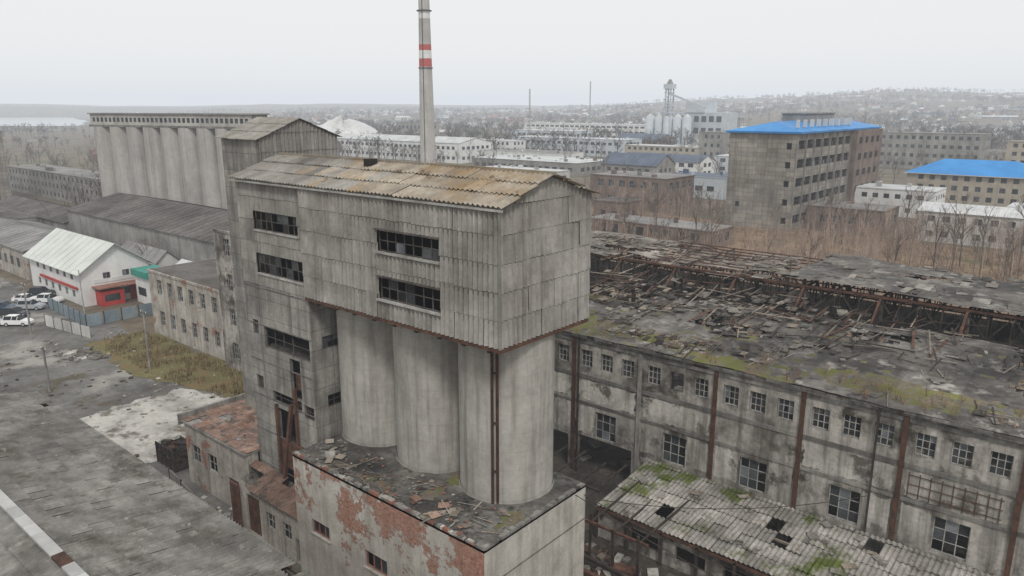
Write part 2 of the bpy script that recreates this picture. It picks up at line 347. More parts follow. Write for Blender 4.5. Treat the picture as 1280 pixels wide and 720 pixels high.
# ------------------------------------------------------------ main silo tower
b=B('grain_silo_tower'); FOOT.append((-66,-25,26,41))
X0,XM,X1=-54.6,-45.9,-26.9; Y0,Y1=30.9,39.4; ZB,ZE,ZR=21.4,29.65,31.05; YM=(Y0+Y1)/2
hl=[(8.5,14.2,25.9,27.3),(8.5,14.2,22.7,24.2)]
holes=[(u0,u1,a-ZB,c-ZB) for u0,u1,a,c in hl]
rowt={}
def rowtint(u,v):
    k=round(v*10)
    if k not in rowt: rowt[k]=U(.95,1.05)
    return rowt[k]
F=FR(XM,Y0-.2,ZB,'-y'); corr(b,'box_cladding',F,X1-XM,ZE-ZB,'sheet',holes=holes,sh=1.66,jit=.04,pitch=.37,amp=.1,tvar=.08,tfun=rowtint,lap=.07)
for u0,u1,a,c in holes:
    window(b,F,u0,u1,a,c,-.15,7,2,.07,.6,'framed')
    b.obox('windows',F,u0-.12,u1+.12,a-.12,a,-.05,.22,'frame'); b.obox('windows',F,u0-.12,u1+.12,c,c+.1,-.05,.22,'framed')
F=FR(X1,Y0-.2,ZB,'+x'); WG=Y1-Y0+.4
vt=lambda u: (ZE-ZB)+(ZR-ZE)*(1-abs(u-WG/2)/(WG/2))
corr(b,'box_cladding',F,WG,ZR-ZB,'sheet',sh=1.66,vtop=vt,jit=.04,pitch=.37,amp=.1,tvar=.08,tfun=lambda u,v:rowtint(u,v)*1.02,lap=.07)
F=FR(X1,Y1+.15,ZB,'+y'); corr(b,'box_cladding',F,X1-XM,ZE-ZB,'sheet',sh=1.65)
b.box('corner_trim',X1+.02,X1+.15,Y0-.36,Y0-.22,ZB,ZE,'sheet',.7)
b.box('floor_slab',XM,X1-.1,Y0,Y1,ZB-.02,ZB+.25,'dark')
b.box('dark_backing',XM+.5,X1-.6,Y0+3.,Y1-.6,ZB+.26,ZE-.1,'dark')  # near-black box stands in for the shade inside, behind the windows
b.box('edge_beams',XM,X1+.08,Y0-.26,Y0-.02,ZB-.26,ZB-.03,'rust'); b.box('edge_beams',X1-.12,X1+.1,Y0-.01,Y1+.1,ZB-.26,ZB-.03,'rust')
for i in range(9): b.box('edge_beams',XM+1+i*2.1,XM+1.25+i*2.1,Y0,Y1,ZB-.5,ZB-.33,'steel')
tw=[(2.3,8.1,25.75,27.2),(2.3,8.3,22.3,23.9)]
F=FR(X0,Y0,ZB-.1,'-y'); hh=[(a,c,d-ZB+.1,e-ZB+.1) for a,c,d,e in tw]
corr(b,'tower_cladding',F,XM-X0,ZE-ZB+.1,'sheet',holes=hh,sh=1.75,sw=1.1,pitch=.36,amp=.07,tvar=.08,tfun=lambda u,v:.9,lap=.06)
for h in hh:
    window(b,F,h[0],h[1],h[2],h[3],-.1,8,2,.06,.6,'framed'); b.obox('windows',F,h[0]-.1,h[1]+.1,h[2]-.12,h[2],-.05,.14,'frame')
b.box('dark_backing',X0+.3,XM-.1,Y0+3.,Y1-.5,ZB,ZE-.1,'dark')  # dark stand-in for interior shade behind the tower windows
F=FR(X0,Y0,0,'-y')
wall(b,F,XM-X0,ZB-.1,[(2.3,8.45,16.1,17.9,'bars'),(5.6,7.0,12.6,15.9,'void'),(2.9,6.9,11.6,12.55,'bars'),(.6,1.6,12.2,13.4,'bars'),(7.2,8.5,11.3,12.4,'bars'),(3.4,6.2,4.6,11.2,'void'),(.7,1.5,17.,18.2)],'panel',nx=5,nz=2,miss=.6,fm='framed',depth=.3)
b.obox('hanging_panel',F,5.7,6.9,13.2,14.6,-.5,-.4,'rust')
F=FR(XM,Y0,0,'+x')
wall(b,F,Y1-Y0,ZB-.1,[(1.2,3.2,12.2,13.2,'bars'),(1,2.6,17,18)],'panel',nx=3,nz=2,fm='framed')
wall(b,FR(X0,Y1,0,'-x'),Y1-Y0,ZE,[],'panel'); wall(b,FR(XM,Y1,0,'+y'),XM-X0,ZE,[],'panel')
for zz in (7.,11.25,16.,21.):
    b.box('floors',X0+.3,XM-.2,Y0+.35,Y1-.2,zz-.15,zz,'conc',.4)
b.bar('steelwork',(X0+3.4,Y0-.1,4),(X0+3.4,Y0-.1,11.5),.12,'rust'); b.bar('steelwork',(X0+6.2,Y0-.1,4),(X0+6.2,Y0-.1,13.5),.12,'rust')
b.bar('steelwork',(X0+4,Y0-.6,3),(X0+5.6,Y0-.1,12.),.14,'rust')
b.box('steelwork',X0+4.2,X0+6.9,Y0-.35,Y0-.1,6.4,8.7,'rust')
for k in range(7): b.box('panel_ledges',X0-.02,XM+.02,Y0-.05-.01*(k%2),Y0-.003,ZB-.4-k*3.1,ZB-.32-k*3.1,'conc',.6)
def lichen(u,v):
    n_=noise.noise(Vector((u*.18,v*.4,3)))
    return .82 if u<9 else 1.+.15*n_
for sg,ye in ((-1,Y0-.5),(1,Y1+.5)):
    O=Vector((X0-.4,ye,ZE-.1)); top=Vector((X0-.4,YM,ZR+.08)); V=(top-O); L=V.length; V.normalize(); Ux=Vector((1,0,0)); Nn=Ux.cross(V) if sg<0 else V.cross(Ux)
    Wd=X1-X0+.9
    corr(b,'roof',(O,Ux,V,Nn),Wd,L,'sheetroof',pitch=.4,amp=.07,sw=1.15,sh=1.7,jit=.045,tvar=.12,tfun=lichen,lap=.09,mfun=lambda u,v:'sheetroof' if u+U(-5,5)>11 else 'sheetroof2')
b.bar('roof',(X0-.4,YM,ZR+.16),(X1+.5,YM,ZR+.16),.1,'sheetroof',.8)
b.box('roof',-42.6,-41.9,34.,34.7,ZR-.2,ZR+.35,'dark')
b.box('roof',X0-.3,X1+.4,Y0-.46,Y0-.36,ZE-.28,ZE-.14,'frame'); 
for i in range(3):
    cx=X1-3.3-6.4*i; cy=35.1
    for zz in [10.2+2.8*k for k in range(4)]:
        b.cyl('silo_%d'%(i+1),cx,cy,zz,zz+2.8,3.15,3.15,72,'silo',cap=False)
    b.cyl('silo_%d'%(i+1),cx,cy,10.15,10.4,3.27,3.2,72,'silo',.75,cap=False)
sx,sy=X1-3.3+1.51,35.1-2.87
for k in (-.16,.16):
    b.bar('downpipes',(sx+k*.76,sy+k*.65,9.8),(sx+k*.76,sy+k*.65,ZB-.1),.065,'rust',.6)
for i in range(3): b.bar('downpipes',(sx-.14,sy-.12,12.5+i*3.3),(sx+.14,sy+.12,12.5+i*3.3),.05,'rust',.6)
bx0,bx1,by0,by1,bz=-44.9,-25.8,28.,38.2,10.15
F=FR(bx0,by0,0,'-y')
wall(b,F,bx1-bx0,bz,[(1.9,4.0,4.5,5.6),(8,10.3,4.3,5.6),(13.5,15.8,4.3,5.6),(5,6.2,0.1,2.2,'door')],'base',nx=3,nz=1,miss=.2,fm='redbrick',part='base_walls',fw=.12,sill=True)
wall(b,FR(bx1,by0,0,'+x'),by1-by0,bz,[(3,5,4,5.5)],'base2',nx=2,nz=1,part='base_walls')
wall(b,FR(bx0,by1,0,'-x'),by1-by0,bz,[],'base',part='base_walls'); wall(b,FR(bx1,by1,0,'+y'),bx1-bx0,bz,[],'base',part='base_walls')
for zz in (2.5,7.6): b.box('base_walls',bx1+.003,bx1+.04,by0,by1,zz,zz+.06,'conc',.6)
b.box('base_roof',bx0,bx1,by0,by1,bz-.2,bz-.002,'bit')
for i in range(48):
    for j in range(26):
        x=bx0+i*.398;y=by0+j*.392
        n=noise.noise(Vector((x*.5,y*.5,2)))
        P=[(x,y),(x+.398,y),(x+.398,y+.392),(x,y+.392)]
        hs=[bz+.07+.06*noise.noise(Vector((p[0]*1.3,p[1]*1.3,2))) for p in P]
        b.poly('base_roof',[(p[0],p[1],q) for p,q in zip(P,hs)],'bitmoss' if n>.36 else 'bit',max(.45,.75+n*.5+U(-.06,.06)))
for k in range(120):
    x=bx0+U(0,18.8); b.box('base_parapet',x,x+U(.15,.6),by0-.05+U(0,.03),by0+U(.12,.32),bz,bz+U(.06,.22),random.choice(('base2','conc','conc','redbrick')),U(.6,1.05))
for k in range(60):
    y=by0+U(0,9.7); b.box('base_parapet',bx1-U(.12,.32),bx1+.05+U(0,.02),y,y+U(.15,.6),bz,bz+U(.06,.2),'conc',U(.6,1.))
scatter(b,'base_rubble',bx0+.5,bx1-.3,by0+.3,by0+3.8,260,lambda x,y:bz+.12,.06,.28,['debris','bit','wood','bit','redbrick'])
scatter(b,'base_rubble',bx0+.5,bx1-.3,by0+.3,by0+3.5,30,lambda x,y:bz+.16,.4,.7,['wood','debris'],planks=True)
scatter(b,'base_rubble',-33,-28,by0+.6,by0+2,12,lambda x,y:bz+.2,.4,.9,['rustroof','rustroof','wood'],flat=.06)
scatter(b,'base_rubble',bx0+.5,bx0+5,by0+.6,by0+3,10,lambda x,y:bz+.2,.5,.9,['wood','debris'],flat=.06)
b.done()
# raised head house behind tower
b=B('elevator_head_house'); FOOT.append((-66,-58,35,44))
x0,x1,y0,y1=-64.5,-58.5,35.4,43.6; ze,zr=32.3,33.9
wall(b,FR(x0,y0,0,'-y'),x1-x0,ze,[(2,3.2,20,21.5),(2,3.2,15,16.5)],'panel',nx=2,nz=2)
F=FR(x1,y0,0,'+x'); W=y1-y0
corr(b,'cladding',FR(x1+.1,y0,20,'+x'),W,zr-20,'sheet',sh=1.6,pitch=.37,amp=.08,vtop=lambda u:(ze-20)+(zr-ze)*(1-abs(u-W/2)/(W/2)),tvar=.08,tfun=lambda u,v:.85)
wall(b,F,W,ze-.1,[],'panel')
wall(b,FR(x1,y1,0,'+y'),x1-x0,ze,[],'panel'); wall(b,FR(x0,y1,0,'-x'),W,ze,[],'panel')
for sg,ye in ((-1,y0-.4),(1,y1+.4)):
    O=Vector((x0-.4,ye,ze-.1)); V=Vector((x0-.4,(y0+y1)/2,zr+.08))-O; L=V.length; V.normalize(); Ux=Vector((1,0,0)); Nn=Ux.cross(V) if sg<0 else V.cross(Ux)
    corr(b,'roof',(O,Ux,V,Nn),x1-x0+.8,L,'sheetroof2',pitch=.4,amp=.06,sw=1.15,sh=1.7,jit=.03,tvar=.08)
b.done()
b=B('rusty_roof_annex')
wall(b,FR(-65.8,29.8,0,'-y'),11.1,6.2,[(1,2.6,2.5,4.2),(4,5.6,2.5,4.2),(7.5,9.5,.1,3,'door')],'wbrick',nx=2,nz=2,miss=.5)
wall(b,FR(-54.72,29.8,0,'+x'),1.,6.2,[],'fwall'); wall(b,FR(-65.8,40.,0,'-x'),10.2,6.2,[],'fwall'); wall(b,FR(-54.7,40.,0,'+y'),11.1,6.2,[],'fwall')
b.box('roof',-66.1,-54.65,29.5,40.2,6.2,6.35,'conc')
for i in range(10):
    for j in range(9):
        if random.random()<.04: continue
        x=-66+i*1.14;y=29.6+j*1.17; b.poly('roof',[(x,y,6.4+U(0,.06)),(x+1.14,y,6.4+U(0,.06)),(x+1.14,y+1.17,6.4+U(0,.06)),(x,y+1.17,6.4+U(0,.06))],'rustroof',U(.75,1.15))
b.box('parapet',-66.2,-65.9,29.4,40.2,5.9,6.9,'conc'); b.box('parapet',-65.9,-54.7,39.9,40.2,6.3,6.9,'rust')
scatter(b,'roof_litter',-65.5,-55,30,39.5,40,lambda x,y:6.46,.15,.6,['debris','wood','bit'],flat=.1)
b.done()
b=B('rusty_lean_to')
wall(b,FR(-54.5,28.7,0,'-y'),9.5,4.6,[(1,3,.1,3.6,'door'),(4,5.2,1.6,3),(6.3,7.5,1.6,3),(8,9,.1,2.2,'void')],'wbrick',nx=2,nz=2,miss=.4)
wall(b,FR(-54.5,30.85,0,'-x'),2.1,4.6,[],'fwall')
corr(b,'roof',(Vector((-54.8,28.2,4.5)),Vector((1,0,0)),Vector((0,.93,.36)),Vector((0,-.36,.93))),9.9,2.6,'rustroof',miss=.1,jit=.06,tfun=lambda u,v:.6)
b.box('steel_door',-55.3,-54.2,28.3,28.5,0.,4.2,'rust')
b.done()

# ------------------------------------------------------------ ruined factory
b=B('ruined_factory_hall'); FOOT.append((-75,25,43,93))
fx0,fx1,fy=-67.9,18.3,55.5; FE=14.
F=FR(fx0,fy,0,'-y'); ops=[]; W=fx1-fx0; n=int(round(W/7.2))
for k in range(n):
    u=k*7.2
    for q in range(3):
        c=u+1.35+q*2.25
        w=1.3
        r=random.random()
        ops.append((c-w/2,c+w/2,11.0,12.7,'void' if r<.15 else 'win'))
    if k in (3,4): ops.append((u+.6,u+6.6,0,3.6 if k==3 else 4.,'void'))
    ops.append((u+2.5,u+4.8,4.1,6.8,'win' if random.random()<.85 else 'void'))
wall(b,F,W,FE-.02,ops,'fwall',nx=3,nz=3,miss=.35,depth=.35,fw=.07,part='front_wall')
for k in range(n+1):
    b.obox('pilasters',F,k*7.2-.17,k*7.2+.17,0,13.7,.003,.17,'rust' if k%5 else 'conc',U(.75,1.2))
for (v,h_) in ((9.9,.35),(7.3,.25),(13.35,.3)):
    for k in range(n): b.obox('string_courses',F,k*7.2+.21,(k+1)*7.2-.21,v,v+h_,.003,.09,'conc',U(.5,.85))
def jag(u0,u1,v0,v1,t,mat='fplast'):
    P=[]; st=.35
    def edge(a,c,nn):
        for i in range(nn):
            s=i/nn; P.append((a[0]+(c[0]-a[0])*s,a[1]+(c[1]-a[1])*s))
    edge((u0,v0),(u1,v0),int((u1-u0)/st)+1); edge((u1,v0),(u1,v1),int((v1-v0)/st)+1); edge((u1,v1),(u0,v1),int((u1-u0)/st)+1); edge((u0,v1),(u0,v0),int((v1-v0)/st)+1)
    cu,cv=(u0+u1)/2,(v0+v1)/2
    Q=[(u+(cu-u)*U(0,.07),v+(cv-v)*U(0,.2)) for u,v in P]
    b.poly('plaster',[pt(F,u,v,.012) for u,v in Q],mat,t)
for k in range(n):
    u=k*7.2
    if random.random()<.85 : jag(u+.3,u+6.9,7.6,9.85,U(.65,1.2))
    if random.random()<.8: jag(u+.3,u+2.4,4.2,7.2,U(.65,1.15))
    if random.random()<.8: jag(u+4.9,u+6.9,4.2,7.2,U(.65,1.15))
    if random.random()<.8 and k not in(3,4): jag(u+.3,u+6.9,.8,4.,U(.6,1.1))
for k in (8,10):
    for q in range(9): b.obox('exposed_rebar',F,k*7.2+.6+q*.7,k*7.2+.66+q*.7,7.7,9.6,.02,.06,'rust')
    for q in range(3): b.obox('exposed_rebar',F,k*7.2+.6,k*7.2+6.4,8.+q*.7,8.05+q*.7,.065,.1,'rust')
for i in range(int(W/.9)):
    if random.random()<.1: continue
    b.obox('cornice',F,-.2+i*.9,-.2+i*.9+.9,FE-.02,FE+.2+U(-.05,.06),-.5,.45+U(-.16,.06),'conc',U(.4,.7))
for i in range(4): b.bar('drainpipes',(fx0+2+i*26.4+1,fy-.2,0),(fx0+2+i*26.4+1,fy-.2,13.9),.07,'steel')
for k in range(n+1):
    x=fx0+k*7.2; b.box('columns',x-.25,x+.25,72.2,72.7,0,15,'conc',.5); b.box('columns',x-.25,x+.25,75.,75.5,0,17,'conc',.5); b.box('columns',x-.25,x+.25,90.,90.4,0,17,'conc',.5)
wall(b,FR(fx0,91,0,'-x'),91-55.5,13.5,[],'fwall'); wall(b,FR(fx1,55.5,0,'+x'),91-55.5,13.5,[],'fwall')
wall(b,FR(fx1,91,0,'+y'),W,13.,winrow(W,3.6,2.2,6,3),'fwall',miss=.9,nx=3,nz=2)
def truss(p,q,h,nseg,r=.09,mat='steel'):
    p=Vector(p);q=Vector(q);dz=Vector((0,0,-h))
    b.bar('roof_trusses',p,q,r,mat); b.bar('roof_trusses',p+dz,q+dz,r,mat)
    for i in range(nseg):
        a=p.lerp(q,i/nseg);c=p.lerp(q,(i+1)/nseg)
        b.bar('roof_trusses',a,a+dz,r*.7,mat); b.bar('roof_trusses',a+dz if i%2 else a,c if i%2 else c+dz,r*.7,mat)
for k in range(n+1):
    x=fx0+k*7.2
    truss((x,55.6,13.9),(x,72.5,15.3),1.8,8); truss((x,75.,17.3),(x,90.5,17.1),2.2,8,mat='steel')
    truss((x+3.6,73.,17.2),(x+3.6,90.5,17.),2.,7,.06)
    b.bar('roof_trusses',(x,72.5,15.3),(x,75.,17.3),.1,'rust')
truss((fx0,75,17.3),(fx1,75,17.3),2.4,48,.09,'steel'); truss((fx0,72.5,15.2),(fx1,72.5,15.2),1.6,40,.08)
truss((fx0,82.5,17.1),(fx1,82.5,17.1),1.8,36,.07)
b.bar('roof_trusses',(fx0,74.9,17.4),(fx1,74.9,17.4),.1,'rust')
for y in [57+2.2*i for i in range(8)]: b.bar('roof_trusses',(fx0,y,13.95+(y-55.5)*.083-.1),(fx1,y,13.95+(y-55.5)*.083-.1),.07,'steel')
for y in [76+1.8*i for i in range(9)]: b.bar('roof_trusses',(fx0,y,17.25),(fx1,y,17.25),.06,'rust')
def rroof(part,x0,x1,y0,y1,zf,cell,hole,matf,amp=.12,rough=0.02):
    nx=int((x1-x0)/cell);ny=int((y1-y0)/cell)
    strip=[U(.82,1.15) for _ in range(nx+1)]
    zz={}
    def Z(i,j):
        if (i,j) not in zz:
            px,py=x0+i*cell,y0+j*cell
            zz[i,j]=zf(px,py)+amp*2*noise.noise(Vector((px*.25,py*.25,4)))+U(-rough,rough)
        return zz[i,j]
    for i in range(nx):
        for j in range(ny):
            x=x0+i*cell;y=y0+j*cell
            if hole(x+cell/2,y+cell/2): continue
            P=[(x0+a*cell,y0+c*cell,Z(a,c)) for a,c in ((i,j),(i+1,j),(i+1,j+1),(i,j+1))]
            near=hole(x+cell*1.5,y+cell/2) or hole(x-cell*.5,y+cell/2)
            if near: P=[(p[0]+U(-.2,.2),p[1]+U(-.2,.2),p[2]-U(0,.25)) for p in P]
            n_=noise.noise(Vector((x*.12,y*.16,1)))
            b.poly(part,P,matf(x,y),max(.45,(.95+.5*n_)*strip[i//4]+U(-.03,.03)))
z1=lambda x,y:FE+.28+(y-55)*.08
def hole1(x,y):
    n_=noise.noise(Vector((x*.16,y*.2,5)))+.25*noise.noise(Vector((x*.7,y*.7,8)))
    if x>-24: return n_>(.58 if y<67 else .36) or (y>71.2 and n_>0)
    return n_>(.46 if y<63 else .14) or (y>69.5 and n_>-.15)
def m1(x,y):
    n_=noise.noise(Vector((x*.13,y*.3,21)))+.5*noise.noise(Vector((x*.9,y*.9,2)))
    return 'bitmoss' if (y<59.8-.5*max(0,x+12)*.2 and n_>-.08 and x<0) or n_>.42 else 'bit'
rroof('front_roof',fx0,fx1,55.1,72.6,z1,.5,hole1,m1)
z2=lambda x,y:17.45+.25*math.sin(x*.2)+(.6 if x>-28 else 0)-(y-75)*.02
def hole2(x,y):
    n_=noise.noise(Vector((x*.15,y*.25,15)))+.3*noise.noise(Vector((x*.8,y*.5,2)))
    if x>-27: return n_>.46
    return n_>.2 or (abs(x+28)<1.4) or (y<78.5 and n_>-.15)
rroof('rear_roof',fx0,fx1,74.6,91,z2,.55,hole2,lambda x,y:'rooftan' if x<-28 else 'bit')
def putdebris(part,x0,x1,y0,y1,zf,n,sz,mats,hole,planks,lift=.1,clump=True):
    i=0;tries=0
    while i<n and tries<n*6:
        tries+=1
        x,y=U(x0,x1),U(y0,y1)
        if clump and noise.noise(Vector((x*.2,y*.25,33)))<.08: continue
        if hole(x,y) and random.random()<.7: continue
        i+=1
        a=random.choice((0,math.pi/2,math.pi/2))+random.gauss(0,.22)
        s=U(*sz); l=s*(U(1.8,4.5) if planks else U(.7,1.5)); w=s*(U(.08,.16) if planks else U(.4,.9)); h=.04
        X=Vector((math.cos(a),math.sin(a)*1.,.08*math.sin(a)+U(-.03,.04))).normalized(); Y=Vector((0,-.08,1)).cross(X).normalized(); Zz=X.cross(Y)
        b.obox(part,(Vector((x,y,zf(x,y)+U(.03,lift))),X,Y,Zz),-l/2,l/2,-w/2,w/2,0,h,random.choice(mats),U(.45,1.15))
no=lambda x,y:False
putdebris('roof_debris',-28,fx1,56,72.5,z1,200,(.3,1.),['bit','debris','bit','rooftan'],hole1,False)
putdebris('roof_debris',fx0,fx1,56,72.5,z1,200,(.4,.9),['wood','steel','steel','debris'],hole1,True)
putdebris('roof_debris',fx0,-24,57,74,z1,380,(.3,1.1),['bit','rooftan','steel','wood'],hole1,False,.16)
putdebris('roof_debris',-46,-18,63,75,z1,170,(.4,1.2),['rooftan','wood','bit','bit'],no,False,.25,False)
putdebris('roof_debris',-46,-10,64,75,z1,170,(.7,1.5),['wood','steel','rust'],no,True,.5,False)
putdebris('roof_debris',fx0,-27,75,91,z2,220,(.5,1.6),['rooftan','rooftan','wood'],hole2,False)
putdebris('roof_debris',fx0,-27,75,91,z2,200,(.8,1.5),['wood','steel','rust'],hole2,True)
putdebris('roof_debris',-27,fx1,75,91,z2,110,(.5,2.),['bit','debris','rooftan'],hole2,False)
scatter(b,'floor_rubble',fx0+1,fx1-1,57,89,350,lambda x,y:.1,.5,2.,['debris','rust','wood','bit'])
for i in range(110):
    x=U(-45,fx1); y=U(55.3,58.5); z=z1(x,y)
    for k in range(5): b.bar('roof_weeds',(x,y,z),(x+U(-.3,.3),y+U(-.3,.3),z+U(.3,.9)),.012,'weed')
b.done()
b=B('mossy_corrugated_shed'); FOOT.append((-31,15,46,55))
Ux=Vector((1,0,0)); O=Vector((-30.5,46.8,3.0)); V=Vector((0,8.4,.9)); L=V.length; V.normalize()
corr(b,'roof',(O,Ux,V,Ux.cross(V)),40,L,'shedroof',pitch=.36,amp=.06,sw=1.1,sh=1.6,jit=.07,tvar=.2,miss=.04,lap=.08)
for k in range(14): b.bar('frame',(-30.5+k*3,46.9,0),(-30.5+k*3,46.9,2.85),.1,'steel'); b.bar('frame',(-30.5+k*3,46.9,2.8),(-30.5+k*3,55.2,3.7),.09,'wood')
b.bar('frame',(-30.5,46.9,2.8),(9.5,46.9,2.8),.1,'rust'); b.bar('frame',(-30.5,51,3.3),(9.5,51,3.3),.08,'wood')
wall(b,FR(-30.4,55.1,0,'-x'),8.2,2.8,[(2,4,.5,2,'void')],'conc')
wall(b,FR(-30.4,47.2,0,'-y'),40,2.5,[(3+i*4,5.5+i*4,.8,2,'void') for i in range(9)],'fwall')
scatter(b,'roof_litter',-30,8,47.5,54.5,40,lambda x,y:3.15+(y-46.8)*.107,.3,1.,['wood','debris','shedroof'],flat=.08)
b.done()
b=B('collapsed_pipe_rack')
for i in range(7):
    x=-38+i*2.2
    b.bar('posts',(x,44,0),(x,44+U(-.2,.2),3.6+U(-.6,.5)),.09,'steel'); b.bar('beams',(x,44,3.2),(x+U(-.5,.5),53,3.6+U(-.3,.3)),.07,'steel')
b.bar('beams',(-40,44,3.3),(-24,44,3.3),.1,'rust'); b.bar('beams',(-40,48,3.6),(-31,48,3.6),.1,'steel')
b.bar('pipe',(-34,42,.6),(-22,41,.9),.18,'rust'); b.bar('pipe',(-33,43,1.),(-20,42.6,.8),.14,'steel')
scatter(b,'rubble',-42,-8,40,46,160,lambda x,y:.05,.3,1.3,['debris','rust','wood','fwall'])
b.done()
b=B('sagging_cables')
for (p,q,s) in (((-26,38,9.5),(2,47,3.5),1.5),((-26,38,9.2),(-12,55.3,7.),1.),((-25.9,37.,9.9),(5,45,4.),2.)):
    p=Vector(p);q=Vector(q); pr=p
    for i in range(1,17):
        t=i/16; c=p.lerp(q,t)-Vector((0,0,4*s*t*(1-t))); b.bar('cable',pr,c,.02,'steel'); pr=c
b.done()

# ------------------------------------------------------------ foreground corrugated roof building
b=B('corrugated_roof_warehouse'); FOOT.append((-80,0,-5,22.5))
gx0,gx1=-79,0; ye,yr,ze,zr=21.9,11.7,8.,10.6
V=Vector((0,yr-ye,zr-ze)); L=V.length; V.normalize(); Ux=Vector((-1,0,0))
corr(b,'roof',(Vector((gx1,ye,ze)),Ux,V,Ux.cross(V)),gx1-gx0,L,'fgroof',pitch=.36,amp=.11,sw=1.08,sh=1.3,jit=.03,tvar=.12,miss=.002,lap=.14)
V=Vector((0,ye-yr,zr-ze)).normalized(); Ux=Vector((1,0,0))
corr(b,'roof',(Vector((gx0,2*yr-ye,ze)),Ux,V,Ux.cross(V)),gx1-gx0,L,'fgroof',pitch=.36,amp=.1,sw=1.08,sh=1.3,jit=.03,tvar=.12,lap=.12)
for i in range(52):
    x=gx0+i*1.5
    m='rust' if i in (28,29,24) else 'white'
    b.box('ridge_cap',x,x+1.48,yr-.35,yr+.3,zr+.1+U(0,.03),zr+.26,m,U(.55,.8))
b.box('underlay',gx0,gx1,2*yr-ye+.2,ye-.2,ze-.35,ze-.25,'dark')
for k in ('-y','+x','+y','-x'):
    x,y,W={'-y':(gx0+.3,2*yr-ye+.5,gx1-gx0-.6),'+x':(gx1-.3,2*yr-ye+.5,2*(ye-yr)-1),'+y':(gx1-.3,ye-.5,gx1-gx0-.6),'-x':(gx0+.3,ye-.5,2*(ye-yr)-1)}[k]
    wall(b,FR(x,y,0,k),W,ze-.05,winrow(W,4,2,3,2),'brown',nx=2,nz=2)
for x in (gx0+.3,gx1-.3): b.poly('walls',[(x,2*yr-ye+.5,ze-.05),(x,ye-.5,ze-.05),(x,yr,zr-.1)],'brown')
b.done()
b=B('burnt_metal_bin')
for (x0,x1,y0,y1,z0,z1) in ((-72,-68.3,29.6,29.7,.1,2.2),(-72,-68.3,32,32.1,.1,2.),(-72,-71.9,29.7,32,.1,1.8),(-68.4,-68.3,29.7,32,.1,2.2),(-71.9,-68.4,29.7,32,.1,.3)):
    b.box('bin',x0,x1,y0,y1,z0,z1,'steel')
for i in range(5): b.bar('ribs',(-72+i*.9,29.55,.1),(-72+i*.9,29.55,2.3),.06,'steel')
scatter(b,'scrap',-71.8,-68.5,29.8,31.9,60,lambda x,y:1.+U(0,1),.4,1.,['steel','dark','rust']); b.done()
b=B('rubble_pile')
for i in range(260):
    a=U(0,6.28); r=abs(random.gauss(0,1.1)); x,y=-58.5+r*math.cos(a)*1.4,26.6+r*math.sin(a)
    scatter(b,'rubble',x,x+.1,y,y+.1,1,lambda x,y:max(0,1.-r*.5),.25,.7,['debris','slab','wood'])
scatter(b,'rubble',-66,-46,23.5,28,160,lambda x,y:.07,.15,.5,['debris','wood','redbrick','rust']); b.done()
b=B('yard_litter'); scatter(b,'litter',-125,-68,22,47,220,lambda x,y:.05,.15,.55,['debris','steel','rust','wood','slab'])
scatter(b,'litter',-117,-110,36,40,26,lambda x,y:.05,.4,1.3,['debris','wood','slab']); b.done()
def blades(name,regs,n,h0,h1,mat):
    b=B(name)
    for i in range(n):
        r=random.choice(regs); x,y=U(r[0],r[1]),U(r[2],r[3])
        if noise.noise(Vector((x*.3,y*.3,1)))<-.15: continue
        if any(a<x<c and d<y<e for a,c,d,e in FOOT[:1]): continue
        for k in range(4):
            a=U(0,6.28); h=U(h0,h1); w=U(.03,.07); l=U(.1,.5)*h; px,py=x+U(-.2,.2),y+U(-.2,.2); dx,dy=math.cos(a),math.sin(a)
            b.poly('blades',[(px-dy*w,py+dx*w,.02),(px+dy*w,py-dx*w,.02),(px+dx*l,py+dy*l,h)],mat,U(.6,1.5))
    b.done()
blades('dry_grass',[(-119,-84,41,49),(-84,-66,44,49.5),(-66,-46,23,28),(-45,-26,23,27.5)],5500,.25,.9,'blade')
blades('field_weeds',[(-150,40,93,215)],11000,.5,1.7,'weed')

# ------------------------------------------------------------ neighbouring buildings left
house('long_workshop',-117,-93.6,50,62,10.,'wbrick','darkroof',2,3.3,1.5,2.3,nx=3,nz=3,miss=.3,depth=.3)
house('tall_workshop_block',-93.5,-68,49,60,19.,'fwall','darkroof',4,3.2,1.5,2.3,nx=3,nz=3,miss=.3,depth=.3)
house('dark_roof_warehouse',-200,-100,68,93,10.5,'grey','darkroof',1,5,2.,1.3,roof='gx',rise=3.,nx=2,nz=1)
b=house('white_gable_house',-168,-142,49,61,6.5,'white','greenroof',2,3.4,1.3,1.3,roof='gx',rise=4.2,nx=2,nz=1,done=False,over=.9)
b.box('red_porch',-142,-139.5,51,55,0,2.7,'red'); b.box('red_door',-141.95,-141.9,57,59.5,0,3.2,'red'); b.box('porch_roof',-142,-139,50.5,60.5,3.3,3.5,'redbrick')
b.box('porch_window',-139.49,-139.45,51.6,54.2,.9,2.1,'glass'); b.box('porch_sign',-142,-141.9,51,60,3.9,4.6,'white',.9)
b.box('red_fascia',-162,-144,48.6,48.9,2.9,3.3,'red'); b.done()
house('pale_roof_garage',-136,-118,62,67.5,5.,'white','lroof',1,4,2,1.5,roof='gx',rise=2)
house('pale_roof_garage',-160,-143,62.5,67.5,5.5,'offw','groof',1,4,2,1.5,roof='gx',rise=2.2)
b=B('green_kiosk'); b.box('walls',-139,-134,57,60.5,0,5,'white'); b.box('roof',-139.5,-133.5,56.5,61,5.01,6.2,'teal'); b.box('window',-138,-135,56.93,56.99,1.5,3,'glass'); b.box('door',-133.98,-133.9,58,59,0,2.2,'glass'); b.done()
house('grey_roof_shed',-215,-174,50,66,6,'wbrick','groof',1,4,2,2,roof='gx',rise=2)
house('concrete_shed',-255,-219,58,67,7,'conc','darkroof',1,5,2,2)
